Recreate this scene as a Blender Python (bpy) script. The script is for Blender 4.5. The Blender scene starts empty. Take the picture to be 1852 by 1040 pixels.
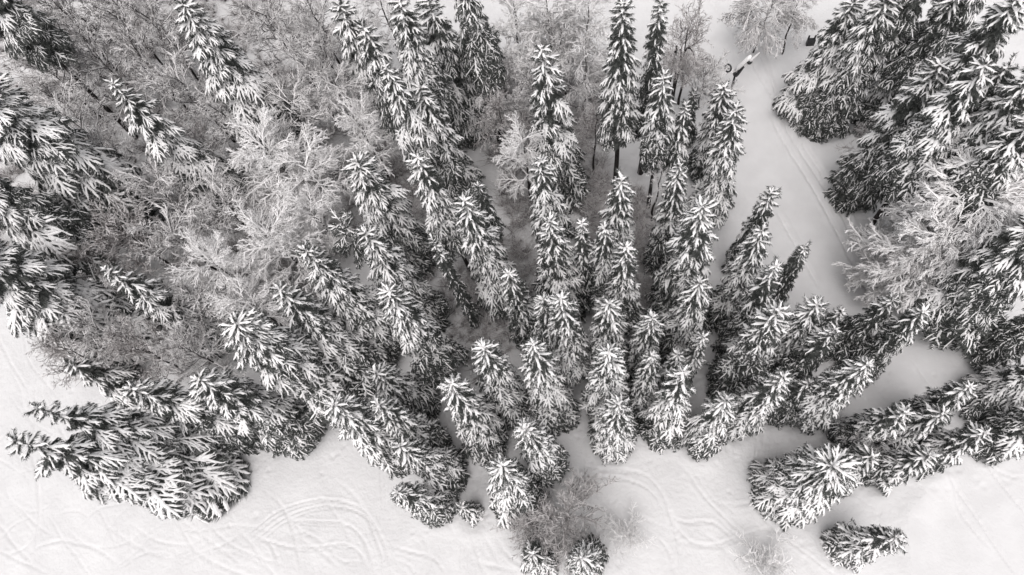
import bpy, math, random
import numpy as np
from mathutils import Vector, Matrix, Euler

S = bpy.context.scene
COL = S.collection
R = math.radians

# ------------------------------------------------------------------ camera
FOC = 1200.0            # focal length in photograph pixels (1852 wide)
H = 66.0                # drone height above the snow
_a, _b = 159.0 / FOC, 510.0 / FOC
_d = np.array([_a, -_b, -1.0]); _d /= np.linalg.norm(_d)
ZW = -_d
YW = np.array([0, 1.0, 0]) - ZW[1] * ZW; YW /= np.linalg.norm(YW)
XW = np.cross(YW, ZW)
ROT = np.array([XW, YW, ZW])            # camera axes -> world axes
cam_data = bpy.data.cameras.new('drone_camera')
cam = bpy.data.objects.new('drone_camera', cam_data)
COL.objects.link(cam)
cam_data.sensor_width = 36.0
cam_data.lens = 36.0 * FOC / 1852.0
cam_data.clip_start = 0.5
cam_data.clip_end = 6000
M4 = Matrix.Identity(4)
for i in range(3):
    for j in range(3):
        M4[i][j] = ROT[i][j]
M4[2][3] = H
cam.matrix_world = M4
S.camera = cam

def at(px, py, z=0.0):
    """point of the place at height z that the photograph shows at this pixel"""
    r = ROT @ np.array([(px - 926) / FOC, (520 - py) / FOC, -1.0])
    k = (z - H) / r[2]
    return np.array([r[0] * k, r[1] * k, z])

def depth(p):
    return -(ROT.T @ (np.asarray(p, float) - np.array([0, 0, H])))[2]

def pix(p):
    c = ROT.T @ (np.asarray(p, float) - np.array([0, 0, H]))
    return 926 + FOC * c[0] / -c[2], 520 - FOC * c[1] / -c[2]

# ------------------------------------------------------------------ light
SUN_EL, SUN_AZ = 66.0, 182.0             # azimuth clockwise from +Y
w = bpy.data.worlds.new('World'); S.world = w; w.use_nodes = True
nt = w.node_tree; nt.nodes.clear()
sky = nt.nodes.new('ShaderNodeTexSky'); sky.sky_type = 'NISHITA'; sky.sun_disc = False
sky.sun_elevation = R(SUN_EL); sky.sun_rotation = R(SUN_AZ)
sky.air_density = 1.0; sky.dust_density = 3.0; sky.ozone_density = 1.0
hs = nt.nodes.new('ShaderNodeHueSaturation'); hs.inputs['Saturation'].default_value = 0.10
bg = nt.nodes.new('ShaderNodeBackground'); bg.inputs['Strength'].default_value = 0.125
wo = nt.nodes.new('ShaderNodeOutputWorld')
nt.links.new(sky.outputs[0], hs.inputs['Color']); nt.links.new(hs.outputs[0], bg.inputs['Color'])
nt.links.new(bg.outputs[0], wo.inputs['Surface'])
sd = bpy.data.lights.new('sun', 'SUN'); sd.energy = 1.5; sd.angle = R(60); sd.color = (1.0, 0.962, 0.955)
so = bpy.data.objects.new('sun', sd); COL.objects.link(so)
_sv = Vector((math.sin(R(SUN_AZ)) * math.cos(R(SUN_EL)), math.cos(R(SUN_AZ)) * math.cos(R(SUN_EL)), math.sin(R(SUN_EL))))
so.rotation_euler = _sv.to_track_quat('Z', 'Y').to_euler()
S.view_settings.view_transform = 'Standard'
S.view_settings.look = 'None'
S.view_settings.gamma = 1.0
S.view_settings.use_curve_mapping = False
S.view_settings.exposure = 0.33
S.render.engine = 'CYCLES'
S.cycles.max_bounces = 6
S.cycles.diffuse_bounces = 2

# ------------------------------------------------------------------ materials
def mat(name, col, rough=0.8, spec=0.2):
    m = bpy.data.materials.new(name); m.use_nodes = True
    b = m.node_tree.nodes['Principled BSDF']
    b.inputs['Base Color'].default_value = (*col, 1); b.inputs['Roughness'].default_value = rough
    b.inputs['Specular IOR Level'].default_value = spec
    return m, m.node_tree, b

def noise_col(nt, b, c0, c1, scale, detail=4, pos=(0.35, 0.65), coord='Object'):
    tc = nt.nodes.new('ShaderNodeTexCoord'); n = nt.nodes.new('ShaderNodeTexNoise')
    n.inputs['Scale'].default_value = scale; n.inputs['Detail'].default_value = detail
    r = nt.nodes.new('ShaderNodeValToRGB')
    r.color_ramp.elements[0].position = pos[0]; r.color_ramp.elements[1].position = pos[1]
    r.color_ramp.elements[0].color = (*c0, 1); r.color_ramp.elements[1].color = (*c1, 1)
    nt.links.new(tc.outputs[coord], n.inputs['Vector']); nt.links.new(n.outputs['Fac'], r.inputs['Fac'])
    nt.links.new(r.outputs['Color'], b.inputs['Base Color'])
    return n

def bump(nt, b, scale, strength, dist, detail=6, coord='Object'):
    tc = nt.nodes.new('ShaderNodeTexCoord'); n = nt.nodes.new('ShaderNodeTexNoise')
    n.inputs['Scale'].default_value = scale; n.inputs['Detail'].default_value = detail
    bp = nt.nodes.new('ShaderNodeBump'); bp.inputs['Strength'].default_value = strength
    bp.inputs['Distance'].default_value = dist
    nt.links.new(tc.outputs[coord], n.inputs['Vector']); nt.links.new(n.outputs['Fac'], bp.inputs['Height'])
    nt.links.new(bp.outputs[0], b.inputs['Normal'])

M_SNOW, _n, _bs = mat('ground_snow', (0.80, 0.785, 0.78), 0.7)
noise_col(_n, _bs, (0.635, 0.623, 0.622), (0.685, 0.673, 0.671), 0.35, 6)
bump(_n, _bs, 2.2, 0.55, 0.16, 9)
M_RUN, _n, _bs = mat('groomed_snow', (0.80, 0.785, 0.78), 0.7)
noise_col(_n, _bs, (0.645, 0.632, 0.631), (0.69, 0.677, 0.676), 0.5, 6)
bump(_n, _bs, 4.0, 0.4, 0.08, 8)
M_LOAD, _n, _bs = mat('branch_snow', (0.90, 0.882, 0.876), 0.6)
bump(_n, _bs, 9.0, 0.5, 0.06, 4)
M_NEED, _n, _bs = mat('spruce_needles', (0.022, 0.028, 0.022), 0.7)
noise_col(_n, _bs, (0.028, 0.031, 0.029), (0.095, 0.098, 0.092), 3.0)
M_RIME, _n, _bs = mat('rimed_needles', (0.30, 0.295, 0.29), 0.8)
noise_col(_n, _bs, (0.16, 0.16, 0.155), (0.55, 0.54, 0.535), 5.0)
M_BARK, _n, _bs = mat('dark_bark', (0.03, 0.026, 0.025), 0.9)
noise_col(_n, _bs, (0.018, 0.016, 0.016), (0.06, 0.052, 0.05), 6.0)
bump(_n, _bs, 12.0, 0.6, 0.03, 5)
# twigs: bark below, rime and snow on whatever faces the sky
M_TWIG, _n, _bs = mat('frosted_twig', (0.5, 0.48, 0.48), 0.8)
def frost(nt, b, lo, hi, dark, pale, sc):
    g = nt.nodes.new('ShaderNodeNewGeometry'); sx = nt.nodes.new('ShaderNodeSeparateXYZ')
    mr = nt.nodes.new('ShaderNodeMapRange'); mr.inputs['From Min'].default_value = lo; mr.inputs['From Max'].default_value = hi
    n = nt.nodes.new('ShaderNodeTexNoise'); n.inputs['Scale'].default_value = sc
    tc = nt.nodes.new('ShaderNodeTexCoord'); nt.links.new(tc.outputs['Object'], n.inputs['Vector'])
    ad = nt.nodes.new('ShaderNodeMath'); ad.operation = 'MULTIPLY_ADD'; ad.inputs[1].default_value = 0.9; ad.inputs[2].default_value = -0.45
    a2 = nt.nodes.new('ShaderNodeMath'); a2.operation = 'ADD'
    mx = nt.nodes.new('ShaderNodeMix'); mx.data_type = 'RGBA'
    mx.inputs[6].default_value = (*dark, 1); mx.inputs[7].default_value = (*pale, 1)
    nt.links.new(g.outputs['Normal'], sx.inputs[0]); nt.links.new(n.outputs['Fac'], ad.inputs[0])
    nt.links.new(sx.outputs['Z'], a2.inputs[0]); nt.links.new(ad.outputs[0], a2.inputs[1])
    nt.links.new(a2.outputs[0], mr.inputs['Value']); nt.links.new(mr.outputs[0], mx.inputs[0])
    nt.links.new(mx.outputs[2], b.inputs['Base Color'])
frost(_n, _bs, -0.2, 0.65, (0.055, 0.048, 0.047), (0.80, 0.775, 0.77), 2.5)
M_PALE, _n, _bs = mat('pale_rimed_twig', (0.7, 0.68, 0.68), 0.8)
frost(_n, _bs, -0.75, 0.0, (0.16, 0.145, 0.14), (0.86, 0.84, 0.835), 2.5)
M_BROWN, _n, _bs = mat('brown_twig', (0.1, 0.09, 0.085), 0.9)
frost(_n, _bs, -0.1, 1.0, (0.11, 0.095, 0.09), (0.68, 0.65, 0.645), 2.5)
M_BLACK, _n, _bs = mat('black_metal', (0.018, 0.018, 0.02), 0.45, 0.4)
noise_col(_n, _bs, (0.012, 0.012, 0.013), (0.03, 0.03, 0.032), 8.0)

# ------------------------------------------------------------------ object helpers
def mesh(name, V, F, mats, mi=None, smooth=False):
    me = bpy.data.meshes.new(name)
    me.from_pydata([tuple(v) for v in V], [], F)
    for m in mats: me.materials.append(m)
    if mi is not None: me.polygons.foreach_set('material_index', np.asarray(mi, np.int32))
    if smooth: me.polygons.foreach_set('use_smooth', np.ones(len(F), bool))
    me.update()
    return me

def link(name, me, parent=None, loc=None, rot=None, scale=None):
    o = bpy.data.objects.new(name, me); COL.objects.link(o)
    if parent: o.parent = parent
    if loc is not None: o.location = loc
    if rot is not None: o.rotation_euler = rot
    if scale is not None: o.scale = scale if hasattr(scale, '__len__') else (scale,) * 3
    return o

def thing(name, label, cat, loc, group=None, rz=0):
    o = link(name, None, loc=loc, rot=(0, 0, rz)); o['label'] = label; o['category'] = cat
    if group: o['group'] = group
    o.empty_display_size = 0.5
    return o

class MB:
    def __init__(s): s.V = []; s.F = []; s.M = []
    def tube(s, P, rad, n=6, m=0, squash=1.0, cap=True, up=None):
        P = [np.asarray(p, float) for p in P]; k = len(P); base = len(s.V)
        for i in range(k):
            T = P[min(i + 1, k - 1)] - P[max(i - 1, 0)]; T /= (np.linalg.norm(T) + 1e-9)
            A = np.array([0, 0, 1.0]) if abs(T[2]) < 0.95 else np.array([1.0, 0, 0])
            Sd = np.cross(T, A); Sd /= np.linalg.norm(Sd); U = np.cross(Sd, T)
            for j in range(n):
                a = 2 * math.pi * j / n
                s.V.append(P[i] + Sd * math.cos(a) * rad[i] + U * math.sin(a) * rad[i] * squash)
        for i in range(k - 1):
            for j in range(n):
                a = base + i * n + j; b = base + i * n + (j + 1) % n
                s.F.append((a, a + n, b + n, b)); s.M.append(m)
        if cap:
            s.F.append(tuple(base + j for j in range(n))); s.M.append(m)
            s.F.append(tuple(base + (k - 1) * n + j for j in reversed(range(n)))); s.M.append(m)
    def tri(s, a, b, c, m=0):
        i = len(s.V); s.V += [a, b, c]; s.F.append((i, i + 1, i + 2)); s.M.append(m)
    def cone(s, p, q, r, m=0):
        """three sided spike from p to q"""
        T = q - p; T = T / (np.linalg.norm(T) + 1e-9)
        A = np.array([0, 0, 1.0]) if abs(T[2]) < 0.9 else np.array([1.0, 0, 0])
        Sd = np.cross(T, A); Sd /= np.linalg.norm(Sd); U = np.cross(Sd, T)
        i = len(s.V)
        s.V += [p + Sd * r, p - Sd * r, p + U * r * 0.9, q]
        s.F += [(i, i + 3, i + 2), (i + 2, i + 3, i + 1), (i, i + 1, i + 3)]; s.M += [m] * 3
    def box(s, c, d, m=0):
        i = len(s.V); c = np.asarray(c, float); d = np.asarray(d, float) / 2
        for z in (-1, 1):
            for y in (-1, 1):
                for x in (-1, 1): s.V.append(c + d * np.array([x, y, z]))
        for f in ((0, 2, 3, 1), (4, 5, 7, 6), (0, 1, 5, 4), (2, 6, 7, 3), (0, 4, 6, 2), (1, 3, 7, 5)):
            s.F.append(tuple(i + k for k in f)); s.M.append(m)
    def build(s, name, mats, smooth=False): return mesh(name, s.V, s.F, mats, s.M, smooth)

# ------------------------------------------------------------------ where every spruce stands
exec_rows = []
def T(*a, **k): exec_rows.append((a, k))
# tip pixel, crown foot pixel, half width in pixels, height in metres, snow load, label
# --- along the left edge of the frame
T(-70, -45, 45, 90, 62, 26, 0.55, 'dark spruce in the top left corner with only its drooping branch ends in view', tall=True)
T(-62, 160, 130, 335, 84, 25, 0.7, 'big dark spruce at the left edge, long thin white branches fanning below the corner tree', slim=0.8, tall=True, droop=-50, open_=0.9)
T(-85, 305, 78, 440, 70, 23, 0.45, 'darkest spruce at the left edge, little snow on its needles, between two fanned spruces', tall=True)
T(-62, 455, 190, 612, 98, 25, 0.8, 'large fanned spruce at the left edge whose lowest branches reach the open tracked slope', slim=0.8, droop=-50, open_=0.9)
# --- the upper left: spruces rising out of the bare grove
T(190, 150, 405, 328, 64, 23, 1.0, 'solitary open-branched spruce ringed by the grey bare grove at upper left', dense=0.85, tip=0.6, droop=-50, open_=0.9)
T(315, -2, 525, 235, 66, 27, 0.95, 'tall spruce touching the top edge at the right side of the grey bare grove')
T(606, 2, 688, 205, 50, 26, 1.0, 'spruce at the top edge with thick hanging white branches, right of the grove')
T(652, 38, 716, 190, 44, 24, 1.0, 'spruce just below the thick white one at the top, trunk line a snowy ridge', tall=True)
T(716, -6, 788, 150, 44, 26, 0.9, 'spruce cut by the top edge directly above the narrow ridge-backed spruce', tall=True)
T(718, 28, 812, 168, 40, 23, 0.9, 'narrow spruce near the top with a long snowy ridge', dense=0.8, tall=True)
T(780, -8, 872, 215, 60, 27, 0.85, 'tall broad spruce at the top edge with dark shaded needles on its lower half')
T(834, -62, 888, 82, 46, 25, 0.6, 'dark spruce cut by the top edge showing only shadowy branches left of the rimed trees', tall=True)
T(702, 109, 760, 278, 42, 24, 1.0, 'thick-branched spruce squeezed beside the head of the biggest upper middle spruce', tall=True)
T(759, 152, 850, 335, 60, 26, 1.0, 'biggest spruce of the upper middle, wide white crown leaning over a shaded gap')
T(636, 277, 755, 440, 62, 23, 1.0, 'wide-fingered spruce with spread white branches where the bare grove meets the middle spruces')
T(764, 291, 830, 430, 42, 22, 0.95, 'spruce half hidden below the biggest upper middle spruce, dark towards its foot', tall=True)
T(862, 332, 884, 420, 24, 19, 0.6, 'small spiky dark-topped spruce peeping out behind the blunt white spruce', tall=True)
T(188, 484, 362, 622, 50, 21, 1.0, 'neat plump spruce alone in the lower bare grove, all branches thickly white', tip=0.3)
T(548, 448, 700, 610, 58, 23, 1.0, 'blunt-topped white spruce at the lower right margin of the bare grove')
T(652, 408, 762, 560, 56, 22, 1.0, 'white spruce tucked between the wide-fingered spruce and the blunt-topped one by the grove')
T(500, 522, 652, 668, 64, 23, 0.95, 'spruce with two crossed snowy shoots at its top, beside the grove')
T(408, 582, 575, 790, 76, 23, 0.95, 'broad sprawling spruce with long arching white branches at the lower edge of the grove', slim=0.85, droop=-50, open_=0.9)
# --- the dark gap in the middle
T(846, 354, 905, 545, 48, 22, 1.0, 'tall blunt white spruce standing left of the dark gap in the middle')
T(785, 430, 862, 596, 20, 18, 0.45, 'very thin sparse young conifer with dim stubby twigs standing in the dark gap', dense=0.7)
T(922, 486, 945, 612, 32, 18, 1.0, 'small slim white spruce alone in the dark central gap')
T(699, 523, 815, 685, 54, 22, 1.0, 'long white spruce pointing into the dark gap from the left, above the shaded snow')
T(861, 622, 927, 765, 46, 19, 1.0, 'rounded white spruce at the left side of the front rank, facing the dark gap')
# --- centre
T(982, 80, 1045, 325, 60, 26, 1.0, 'tall open spruce with wide bare tiers of snowy branches at upper centre', dense=0.72)
T(1126, 10, 1136, 265, 40, 27, 1.0, 'tall pointed spruce near the top edge on a bare dark trunk, smooth white cone', slim=0.9, tall=True)
T(1192, -18, 1178, 215, 27, 26, 0.35, 'dark narrow column spruce at the top edge with hardly any snow', tall=True)
T(1205, 131, 1188, 268, 36, 22, 1.0, 'white spruce right below the dark column spruce and the arched bare stems', tall=True)
T(1233, 187, 1220, 295, 24, 18, 0.85, 'small thin spruce wedged to the right of the spruce below the arched stems', tall=True)
T(1258, 165, 1248, 250, 22, 15, 0.25, 'little dark green spruce almost free of snow near the arched stems')
T(1237, 284, 1205, 465, 42, 24, 0.95, 'long tapering spruce above the pale strip of forest floor, left of the piste-side pair')
T(1312, 147, 1266, 300, 36, 23, 0.9, 'spruce at the ski run edge with its tip just under the snow gun')
T(1340, 194, 1310, 395, 40, 25, 0.95, 'shaggy spruce leaning into the ski run, below the one under the snow gun')
T(972, 280, 1000, 405, 42, 22, 1.0, 'compact white spruce directly below the tall open tiered spruce', tall=True)
T(1121, 318, 1136, 465, 40, 21, 1.0, 'bright star-topped spruce in the centre beside the strip of grey forest floor', tall=True)
T(989, 392, 1030, 548, 52, 22, 1.0, 'full white spruce in the centre overlapping the compact one behind it')
T(1050, 395, 1063, 525, 26, 19, 1.0, 'slender spruce squeezed between the full white spruce and its right neighbour', tall=True)
T(1096, 406, 1094, 515, 36, 19, 0.95, 'short spruce partly covered by the neat cone spruce in the centre', tall=True)
T(1128, 440, 1147, 592, 42, 21, 1.0, 'neat dense white cone spruce at the lower end of the grey forest floor strip')
T(1283, 371, 1232, 605, 58, 24, 1.0, 'largest spruce of the centre right, broad white skirt of branches beside the ski run trees')
T(1268, 508, 1236, 645, 44, 17, 0.8, 'lower spruce growing up through the skirt of the largest centre right spruce')
T(1027, 529, 1037, 692, 44, 21, 1.0, 'tall plump white spruce at the back of the front rank, heavy drooping branches')
T(988, 532, 982, 650, 36, 19, 0.75, 'paler thin-snowed spruce half hidden left of the tall plump white spruce')
T(1093, 530, 1112, 652, 48, 19, 1.0, 'star-shaped spruce right of the tall plump one in the second rank')
T(1176, 563, 1180, 685, 38, 17, 1.0, 'bushy spruce with one long side branch below the grey forest floor strip')
T(1275, 597, 1264, 692, 22, 16, 1.0, 'slim small spruce standing alone beside a dark gap in the front right rank', tall=True)
T(974, 627, 1000, 792, 52, 20, 1.0, 'front rank spruce above the round-topped one at the clearing, wide white skirt')
T(1093, 622, 1102, 762, 48, 19, 1.0, 'front rank spruce with a broad star top, right above the rosette spruce')
T(1180, 649, 1172, 748, 30, 16, 1.0, 'narrow spruce between the rosette spruce and the tall clearing-edge spruce')
T(1236, 633, 1240, 705, 30, 16, 1.0, 'short spruce right behind the tip of the tall clearing-edge spruce', tall=True)
T(1240, 672, 1208, 805, 46, 19, 1.0, 'tall bright spruce at the upper edge of the clearing with long straight white branches')
T(1117, 720, 1106, 828, 52, 16, 1.0, 'rosette spruce seen almost from above at the upper edge of the clearing')
T(958, 770, 1002, 882, 45, 18, 1.0, 'round-topped spruce at the left end of the clearing, above the brown bush')
T(1417, 670, 1345, 782, 44, 18, 1.0, 'bright spruce at the right end of the clearing edge, beside the curved tracks')
T(1322, 719, 1262, 815, 44, 15, 0.95, 'low broad spruce at the clearing edge, crown darker on its left flank')
T(1318, 690, 1302, 712, 30, 5, 0.15, 'low dark fir thicket in the gap above the low broad spruce at the clearing edge')  # dark understory of the gaps, set as low firs to darken them
T(1196, 503, 1196, 528, 22, 6, 0.15, 'little dark fir crouching at the edge of the grey forest floor strip')
T(1085, 478, 1086, 520, 24, 9, 0.3, 'small dark fir added to darken the floor below the short covered spruce in the centre')  # extra fir, put in to darken the bright floor
# --- beside the ski run, lower right
T(1387, 343, 1338, 475, 28, 20, 0.35, 'dark pointed spruce with little snow, outlined against the upper ski run')
T(1464, 444, 1426, 562, 24, 18, 0.35, 'thin dark spruce outlined on the white ski run, lowest of the two dark ones')
T(1387, 410, 1332, 575, 40, 22, 0.95, 'pale spruce just below the dark pointed one by the ski run')
T(1420, 475, 1345, 628, 42, 22, 0.95, 'spruce left of the thin dark one, its white top touching the ski run')
T(1414, 547, 1326, 690, 50, 21, 1.0, 'wide layered spruce with combed white branches above the right end of the clearing edge')
T(1486, 544, 1405, 660, 46, 20, 0.9, 'bushy-topped spruce with its head against the foot of the ski run')
T(1526, 560, 1480, 640, 26, 17, 0.9, 'small spruce head joined to the bushy-topped one at the foot of the ski run')
T(1618, 534, 1525, 628, 36, 19, 0.45, 'shadowy dark spruce whose tip meets the big frosted broadleaf across the ski run')
T(1676, 565, 1585, 690, 42, 19, 0.9, 'spruce pointing across the ski run, tip farthest out below the frosted broadleaf')
T(1517, 596, 1430, 712, 42, 18, 0.9, 'spruce in the middle of the clump left of the ski run crossing')
T(1576, 644, 1460, 768, 50, 18, 1.0, 'bright broad spruce at the lower side of the ski run clump')
T(1462, 690, 1432, 765, 34, 13, 0.35, 'low dark spruce in the shade under the bright broad spruce')
T(1766, 699, 1650, 762, 40, 20, 0.7, 'leaning slim-tipped spruce reaching right over the ski run from the lower row')
T(1645, 732, 1530, 792, 42, 17, 0.95, 'spruce at the upper left of the lower row beside the ski run')
T(1708, 749, 1620, 802, 38, 17, 0.95, 'spruce in the heart of the lower row between two longer ones')
T(1787, 782, 1690, 850, 42, 19, 0.95, 'long low-side spruce at the end of the lower row, tip by the right edge trees')
T(1687, 822, 1600, 878, 42, 15, 0.95, 'shorter spruce along the lower side of the lower row, next to smooth snow')
T(1582, 832, 1535, 892, 40, 12, 0.95, 'small spruce overlapping the fan-shaped one at the start of the lower row')
T(1522, 846, 1405, 915, 72, 14, 1.0, 'wide fan-shaped spruce at the lower right clearing, long white ribs', slim=0.75, droop=-50, open_=0.9)
T(1628, 975, 1508, 982, 43, 12, 0.8, 'lone teardrop spruce standing by itself on the open snow at lower right', slim=0.85, open_=0.8)
# --- the far right stand
T(1536, 2, 1478, 190, 58, 27, 0.9, 'great spruce overhanging the ski run at the top, nearest to the black box')
T(1606, -18, 1530, 222, 54, 28, 0.9, 'great spruce behind the one by the black box, foot ending above the ski run bank')
T(1645, 3, 1590, 135, 34, 24, 0.85, 'narrow spruce top at the top edge, right of the two great ones')
T(1664, 64, 1592, 215, 36, 22, 0.85, 'narrow spruce below the top edge with clearly stepped branches, in the right stand')
T(1704, 111, 1565, 355, 54, 26, 0.95, 'long flat-topped spruce in the right stand ending near the frosted broadleaf')
T(1838, 96, 1742, 205, 44, 24, 0.5, 'shadowed spruce filling the dark gap between the huge corner spruce and the ragged crested one', tall=True)
T(1800, -85, 1752, 50, 46, 24, 0.5, 'shadowed spruce cut by the top edge just left of the huge corner spruce', tall=True)
T(1690, -75, 1640, 62, 46, 22, 0.5, 'shadowed spruce cut by the top edge right behind the top of the narrow stepped one', tall=True)
T(1742, -30, 1672, 130, 48, 21, 0.5, 'shadowed spruce behind the narrow stepped one, cut by the top edge in the right stand', tall=True)
T(1850, -18, 1690, 240, 70, 28, 0.95, 'huge spruce at the top right corner with bare-ribbed outer branches', dense=0.85, tall=True)
T(1808, 114, 1668, 312, 56, 26, 0.95, 'bright spruce with a ragged crest behind the long flat-topped one', tall=True)
T(1890, 108, 1738, 292, 60, 26, 0.8, 'spruce at the right edge under the huge corner one, mostly in shade', tall=True)
T(1786, 258, 1742, 332, 28, 19, 0.9, 'small spruce tip just above the frosted broadleaf', tall=True)
T(1888, 205, 1785, 362, 60, 25, 1.0, 'fan-branched spruce at the right edge beside the frosted broadleaf', tall=True)
T(1905, 398, 1722, 622, 84, 27, 0.9, 'very large spruce at the right edge, its skirt spreading over the lower ski run', slim=0.8)
T(1925, 560, 1835, 690, 48, 22, 0.5, 'dark spruce at the right edge in the shade below the very large one')
T(1925, 655, 1805, 742, 50, 22, 0.85, 'spruce at the right edge with a rounded skirt facing the lower row')
T(1935, 748, 1815, 830, 50, 21, 0.9, 'lowest spruce at the right edge, above the smooth open snow')
# --- lower left rank
T(118, 656, 220, 728, 46, 18, 0.75, 'spruce with one bare snowy shoot sticking up beside the open tracked slope', dense=0.8)
T(228, 691, 420, 802, 58, 22, 1.0, 'white spruce next to the bare-shooted one in the lower left rank')
T(338, 678, 522, 798, 62, 22, 1.0, 'second white spruce of the lower left rank with long curling branches')
T(58, 738, 425, 812, 82, 25, 0.95, 'huge dark spruce lying over the open slope, upper of the two biggest at lower left', slim=1.0, tip=0.9, dense=0.8, droop=-54, open_=1.0)
T(18, 800, 428, 900, 94, 25, 1.0, 'huge lowest spruce at lower left with long white ribs and a dark spiky tip', slim=1.0, tip=0.9, dense=0.8, droop=-54, open_=1.0)
T(672, 664, 745, 748, 46, 18, 0.75, 'shaded spruce behind the white pair left of the front gap')
T(598, 720, 735, 838, 58, 20, 1.0, 'white spruce of the pair at the upper edge of the smooth lower snow')
T(683, 727, 782, 832, 44, 18, 0.95, 'spruce overlapping its white partner at the upper edge of the smooth lower snow')
T(799, 706, 864, 832, 52, 19, 1.0, 'star-topped spruce between the white pair and the front dark gap')
T(725, 798, 818, 872, 46, 15, 0.9, 'low spruce below the star-topped one, ribs spread towards the open snow')
T(712, 882, 812, 955, 42, 12, 0.85, 'small grey-white spruce on the open snow with curved tracks beside it')
T(834, 915, 842, 958, 22, 7, 1.0, 'tiny spruce beside the small grey-white one on the open snow')
T(893, 848, 935, 945, 58, 16, 1.0, 'big rosette spruce with thick white fingers left of the brown bush')
T(962, 1003, 970, 1040, 40, 10, 0.95, 'small rosette spruce cut by the bottom edge below the brown bush')
T(1050, 1008, 1060, 1032, 40, 9, 0.95, 'small rosette spruce at the bottom edge, right side of the brown bush')
def place(tx, ty, bx, by, hw, h, tall=False):
    """height, foot and crown radius of a spruce from its tip and the foot of its crown"""
    # the height at which a tree of this tip would stand on the snow where its crown ends in the photograph
    ha = min(np.linspace(5, 32, 109), key=lambda q: np.linalg.norm((at(tx, ty, q) - at(bx, by, 0.10 * q))[:2]))
    if not tall:
        if h > ha: h = ha
        else: h = 0.6 * h + 0.4 * min(ha, 24)
    x, y = at(tx, ty, h)[:2]
    zs = np.linspace(0.8, h * 0.8, 60)
    foot = min(zs, key=lambda z: (pix((x, y, z))[0] - bx) ** 2 + (pix((x, y, z))[1] - by) ** 2)
    Rm = 1.14 * hw * depth((x, y, 0.5 * (foot + h * 0.4))) / FOC
    return h, x, y, foot, Rm
PLACED = [place(*a_[:6], tall=k_.get('tall', False)) for a_, k_ in exec_rows]

# ------------------------------------------------------------------ ground
rng = np.random.default_rng(7)
def axis(f0, f1, step, lo, hi):
    a = list(np.arange(f0, f1, step)); s = step; x = a[-1]
    while x < hi: s *= 1.22; x += s; a.append(x)
    s = step; x = a[0]; left = []
    while x > lo: s *= 1.22; x -= s; left.append(x)
    return np.array(left[::-1] + a)
GX = axis(-80, 54, 0.15, -3000, 3000)
GY = np.concatenate([axis(-5, 24, 0.15, -3000, 24.05), np.arange(24.3, 45, 0.3), np.arange(45.2, 85, 0.6)])
GY = np.concatenate([GY, GY[-1] + np.cumsum(0.5 * 1.25 ** np.arange(1, 33))])
gx, gy = np.meshgrid(GX, GY)
def wave(x, y, seed, wl, n=9):
    r = np.random.default_rng(seed); z = np.zeros_like(x)
    for _ in range(n):
        a = r.uniform(0, 2 * math.pi); l = wl * r.uniform(0.6, 1.7)
        z = z + np.sin((x * math.cos(a) + y * math.sin(a)) * 2 * math.pi / l + r.uniform(0, 6.28)) * l / wl
    return z / n
near = (np.abs(gx) < 130) & (np.abs(gy) < 130)
gz = wave(gx, gy, 1, 26) * 0.45 + wave(gx, gy, 2, 7) * 0.10 + wave(gx, gy, 3, 2.3) * 0.022 * near

RUN_PX = [(1190, -90), (1335, -90), (1392, 100), (1440, 225), (1505, 320), (1560, 430), (1600, 560), (1660, 625), (1760, 655),
          (1840, 670), (1960, 640), (2050, 1120), (1650, 1120), (1640, 930), (1700, 860), (1590, 770), (1520, 640), (1440, 560), (1400, 460),
          (1335, 330), (1300, 220), (1262, 110)]
RUN = np.array([at(*p)[:2] for p in RUN_PX])
def inside(x, y, poly):
    r = np.zeros(x.shape, bool); n = len(poly)
    for i in range(n):
        x0, y0 = poly[i]; x1, y1 = poly[(i + 1) % n]
        c = ((y0 > y) != (y1 > y)) & (x < (x1 - x0) * (y - y0) / (y1 - y0 + 1e-12) + x0)
        r ^= c
    return r
in_run = inside(gx, gy, RUN)
def seg_dist(x, y, poly):
    d = np.full(x.shape, 1e9)
    for i in range(len(poly)):
        a = poly[i]; b = poly[(i + 1) % len(poly)]; v = b - a; L = v @ v + 1e-9
        t = np.clip(((x - a[0]) * v[0] + (y - a[1]) * v[1]) / L, 0, 1)
        d = np.minimum(d, np.hypot(x - a[0] - t * v[0], y - a[1] - t * v[1]))
    return d
sel = near
ed = np.full(gx.shape, 99.0); ed[sel] = seg_dist(gx[sel], gy[sel], RUN)
k = np.clip(ed / 3.0, 0, 1); k = k * k * (3 - 2 * k)
gz = np.where(in_run, gz * (1 - 0.75 * k) - 0.18 * k, gz)       # the groomed run is flatter and lies a little lower
gz = gz + np.where(ed < 2.5, 0.16 * np.exp(-(ed / 0.9) ** 2), 0)   # low bank along both its edges

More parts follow.
